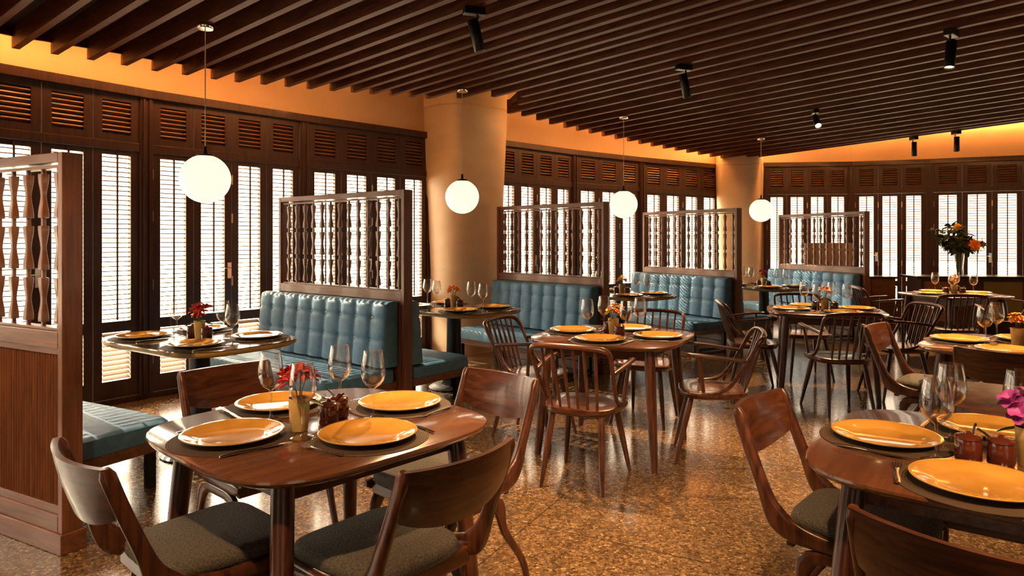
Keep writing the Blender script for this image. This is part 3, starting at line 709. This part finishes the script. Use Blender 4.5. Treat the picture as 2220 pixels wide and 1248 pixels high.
for ti, (key, (c, rot, tn, dirs, colr)) in enumerate(list(TA.items()) + list(TB.items())):
    C = Vector((*c, .75)); booth = key[0] == 'B'; sets = []
    for n_, a in enumerate(dirs):
        if (key, a) in SKIP: continue
        e_ = Vector((math.cos(R(a)), math.sin(R(a)), 0))
        pc = C + (Vector((*PTWEAK[key][a],0)) if key in PTWEAK else e_*.30); w = word(a)
        if booth:                                        # two diners on each long side
            ux = Vector((math.cos(R(rot)), math.sin(R(rot)), 0)); a = rot - 90 if n_ > 1 else rot + 90
            e_ = Vector((math.cos(R(a)), math.sin(R(a)), 0)); of = e_*.215 + ux*(.31 if n_ % 2 else -.31); pc = C + of
            w = word(math.degrees(math.atan2(of.y, of.x)))
        sets.append((a, e_, pc, w))
    def rest(p, rad):                                    # on the table, or on the edge of a placemat
        return Vector((0,0,.0024 if any((Vector(p.xy)-Vector(q[2].xy)).length < .197+rad for q in sets) else 0))
    for a, e_, pc, w in sets:
        lat = Vector((e_.y, -e_.x, 0))                  # the diner's left
        place('mat', make_mat, pc, R(a), 'round woven placemat on the %s side of the %s' % (w, tn), 'placemat', 'woven placemats')
        place('plate', make_plate, pc + Vector((0,0,.0024)), R(a), 'amber glazed plate on the %s side of the %s' % (w, tn), 'plate', 'amber plates')
        gv = GTWEAK.get(key, {}).get(a)
        gp = C + (Vector((*gv,0)) if gv else Vector((math.cos(R(a-48)), math.sin(R(a-48)), 0))*.19)
        if booth: gp = pc - e_*.165 - lat*.125
        place('glass', make_glass, gp + rest(gp, .04), R(a), 'wine glass at the %s setting of the %s' % (w, tn), 'wine glass', 'stemmed wine glasses')
        fo = pc + lat*-.185 + e_*.01 + Vector((0,0,.0025)); kn = pc + lat*.185 + e_*.01 + Vector((0,0,.0025))
        place('fork', make_fork, kn, R(a+90+8), 'steel fork at the %s setting of the %s' % (w, tn), 'fork', 'table forks')
        place('knife', make_knife, fo, R(a+90-5), 'steel knife at the %s setting of the %s' % (w, tn), 'knife', 'table knives')
    if key == 'FT1': cp, p1, p2 = (-.055,-.09), (.02,-.0), (.035,.085)
    elif key == 'FT2': cp, p1, p2 = (.048,-.075), (-.098,-.03), (-.03,-.068)
    else:
        g1, g2 = R((dirs[1]+dirs[2]+360*(dirs[2] < dirs[1]))/2), R((dirs[3]+dirs[0])/2)
        if booth: g1, g2 = R(rot), R(rot+180)
        cp, p1, p2 = (0,0), (.082*math.cos(g1),.082*math.sin(g1)), (.082*math.cos(g2),.082*math.sin(g2))
    cp, p1, p2 = [C + Vector((*q,0)) for q in (cp,p1,p2)]; cp, p1, p2 = cp + rest(cp,.03), p1 + rest(p1,.034), p2 + rest(p2,.034)
    place('cup', make_cup, cp, 0, 'ochre ceramic cup holding %s flowers on the %s' % (FLW[colr], tn), 'cup', 'ochre flower cups')
    bouquet(colr, 11+ti, cp + Vector((0,0,.002)), ti*.7, '%s flowers in the ochre cup on the %s' % (FLW[colr], tn))
    place('pot', make_pot, p1, .4, 'brown lidded condiment pot beside the flower cup on the %s' % tn, 'condiment pot', 'brown condiment pots')
    place('pot', make_pot, p2, 2.4, 'second brown condiment pot, behind its twin, on the %s' % tn, 'condiment pot', 'brown condiment pots')

# ------------------------------------------------------------------ lamps
def make_pendant():
    r = empty('globe_pendant')                         # origin at the globe's centre
    MB().ball((0,0,0), .155, 40, 24).build('globe', M['globe'], r, smooth=180)
    MB().lathe([(.052,.143),(.052,.156),(.03,.162),(.012,.166),(.009,.21),(.0001,.21)], 24).build('collar', M['black'], r, smooth=40)
    MB().sweep([(0,0,.2),(0,0,.985)], .0035, n=8).build('cord', M['cord'], r, smooth=60)
    MB().lathe([(.0001,.965),(.048,.965),(.052,.970),(.052,.99),(.0001,.995)], 28).build('ceiling_rose', M['chrome'], r, smooth=40)
    return r
PEND = [(445,385,4.30,'largest globe lamp, hanging over the first booth table'), (1002,425,6.30,'globe lamp hanging in front of the first column'), (1352,443,7.6,'globe lamp hanging over the third booth table'), (1650,453,9.35,'farthest globe lamp, hanging before the slim column')]
for px, py, D, lb in PEND:
    place('pendant', make_pendant, on_slat(((px-CX)/F_PX*D, D, 1.785)), 0, lb, 'pendant lamp', 'opal globe pendants')
def make_spot():
    r = empty('track_spotlight')                       # origin at the slat underside, lamp points along local -z, leaning to local +x
    MB().box(-.065,.065,-.028,.028,-.045,.0).build('base', M['black'], r, bevel=.004)
    MB().sweep([(0.02,0,-.04),(0.02,0,-.11)], .007, n=8).build('arm', M['black'], r)
    h = MB().lathe([(.0001,.0),(.030,.0),(.033,-.004),(.033,-.185),(.030,-.19),(.027,-.18)], 28).build('housing', M['black'], r, smooth=40)
    h.location = (-.01,0,-.075); h.rotation_euler = (0, R(-14), 0)
    MB().lathe([(.0001,-.178),(.0275,-.178)], 24).build('lens', M['lens'], h)
    return r
SPOTS = [(1028,16,R(20),'black track spotlight nearest the top middle'), (1482,130,R(20),'black track spotlight above the middle table'), (2062,60,R(220),'black track spotlight at the upper right'),
         (1767,233,R(-100),'lit track spotlight right of the middle'), (1981,300,R(90),'left one of two spotlights against the glowing right wall'), (2073,283,R(90),'right one of two spotlights against the glowing right wall')]
def spot_light(loc, target, e, size=62, blend=.6):
    l = bpy.data.lights.new('spot_beam', 'SPOT'); l.energy = e; l.color = (1.0,.60,.28); l.spot_size = R(size); l.spot_blend = blend; l.shadow_soft_size = .03
    o = bpy.data.objects.new('spot_beam', l); COL.objects.link(o); o.location = loc; o.rotation_euler = (Vector(target)-Vector(loc)).to_track_quat('-Z','Y').to_euler(); return o
TGT = [(-.2,3.2,.4),(.9,4.8,.7),(2.6,4.2,.7),(2.9,6.2,.7),(5.2,8.2,.7),(5.6,8.0,.7)]
for (px, py, rz, lb), tg in zip(SPOTS, TGT):
    D = (ZS-EYE)*F_PX/(HY-py); p = on_slat(Vector(((px-CX)/F_PX*D, D, ZS)))
    so_ = place('spot', make_spot, p, rz, lb, 'spotlight', 'black track spotlights')
    hs = [c for c in so_.children if c.name.startswith('housing')][0]
    hs.rotation_euler = (0, R(-50 if px == 1767 else 0 if px in (1981, 2073) else -14), 0)
    spot_light(p + Vector((0,0,-.30)), tg, 300)
# unseen copies of the fittings, added above and behind the viewer for warm fill
for (x, y, tg) in ((-.9,.9,(-.7,2.3,.75)), (.9,.7,(.95,2.3,.4)), (1.9,.8,(1.5,2.0,.75)), (.3,1.6,(.4,3.3,0)), (-2.2,1.6,(-2.4,3.2,.6))):
    place('spot', make_spot, on_slat((x,y,ZS)), R(90), 'black track spotlight added unseen behind the viewer for warm fill', 'spotlight', 'added fill spotlights behind the viewer')
    spot_light((x,y,ZS-.30), tg, 130)

# ------------------------------------------------------------------ console, vase and far furniture
D = 9.0
con = tag(empty('console', (6.18, 9.25, 0), R(-6)), 'dark console with a black top and olive panel, before the far right shutters', 'console')
MB().box(-.70,.70,-.20,.20,.06,.865).build('body', M['shutter'], con, bevel=.004)
MB().box(-.77,.77,-.25,.25,.865,.90).build('worktop', M['stone'], con, bevel=.004)
MB().box(.08,.56,-.215,-.20,.12,.83).build('olive_panel', M['panel_olive'], con, bevel=.003)
MB().box(-.66,-.26,-.212,-.20,.30,.83).build('brown_panel', M['panel_brown'], con, bevel=.003)
for lx in (-.66,.66): MB().box(lx-.03,lx+.03,-.17,.17,0,.06).build('foot', M['black'], con)
cab = tag(empty('cabinet', (5.42,10.1,0), R(-12)), 'low dark red cabinet right of the farthest screen', 'cabinet')
MB().box(-.17,.17,-.2,.2,.05,.82).build('body', M['screen_z'], cab, bevel=.004)
MB().box(-.19,.19,-.22,.22,.82,.85).build('cabinet_top', M['stone'], cab, bevel=.003)
MB().box(-.15,.15,-.215,-.2,.10,.79).build('door', M['panel_brown'], cab, bevel=.003)
MB().box(-.17,.17,-.18,.18,0,.05).build('plinth', M['black'], cab)
part = tag(empty('service_board', (5.02,10.85,0), R(8)), 'taupe board standing behind the balusters of the farthest screen', 'board')
MB().box(-.40,.40,-.03,.03,.05,1.33).build('board', M['taupe'], part, bevel=.005)
for lx in (-.3,.3): MB().box(lx-.03,lx+.03,-.16,.16,0,.05).build('foot', M['black'], part)
vz = tag(empty('vase', (6.05,9.24,.90)), 'tall clear glass vase on the console', 'vase')
MB().lathe([(.0001,.006),(.045,.006),(.05,.0),(.052,.01),(.05,.12),(.06,.25),(.063,.30),(.060,.30),(.047,.12),(.0001,.012)], 28).build('glass_body', M['glass'], vz, smooth=60)
rnd = random.Random(3)
bq = tag(empty('flower_arrangement', (6.05,9.24,.912)), 'large arrangement of orange blooms and dark leaves in the console vase', 'flowers')
st = MB(); blooms = []; lf = MB()
for k in range(30):
    th = rnd.uniform(0,6.28); rad = rnd.uniform(.03,.36); h = .52 + rnd.uniform(-.16,.22)*(1-rad*.8) - rad*.15
    tip = Vector((math.cos(th)*rad, math.sin(th)*rad*.7, h)); mid = Vector((math.cos(th)*rad*.25, math.sin(th)*rad*.2, .30))
    st.sweep(smooth_path([(math.cos(th)*.02, math.sin(th)*.02, .0), mid, tip], 4), .003, n=5)
    d = (tip - Vector((0,0,.3))).normalized()
    if k % 3 == 0: blooms.append((tip, d, ['orange','rust','yellow','violet','orange'][(k//3) % 5], rnd.uniform(.045,.07)))
    for q in range(7):
        pp = mid.lerp(tip, rnd.uniform(.25,1.05)); dd = (d + Vector((rnd.uniform(-1,1), rnd.uniform(-1,1), rnd.uniform(-.8,.8)))).normalized()
        petal_ring(lf, pp, dd, 2, rnd.uniform(.06,.11), rnd.uniform(.014,.026), .15, rnd.random()*6)
blooms.append((Vector((.05,-.22,.40)), Vector((.1,-1,.15)), 'orange', .085))
st.build('stems', M['stem'], bq, smooth=60); lf.build('foliage', M['leaf_dark'], bq, smooth=60)
for tip, d, cn, sz in blooms:
    bl = MB()
    for q in range(3): petal_ring(bl, tip + d*.012*q, d, 8, sz*(1-.25*q), sz*.34, .15+.4*q, q*.5)
    bl.build('bloom', M['bloom_'+cn], bq, smooth=60)
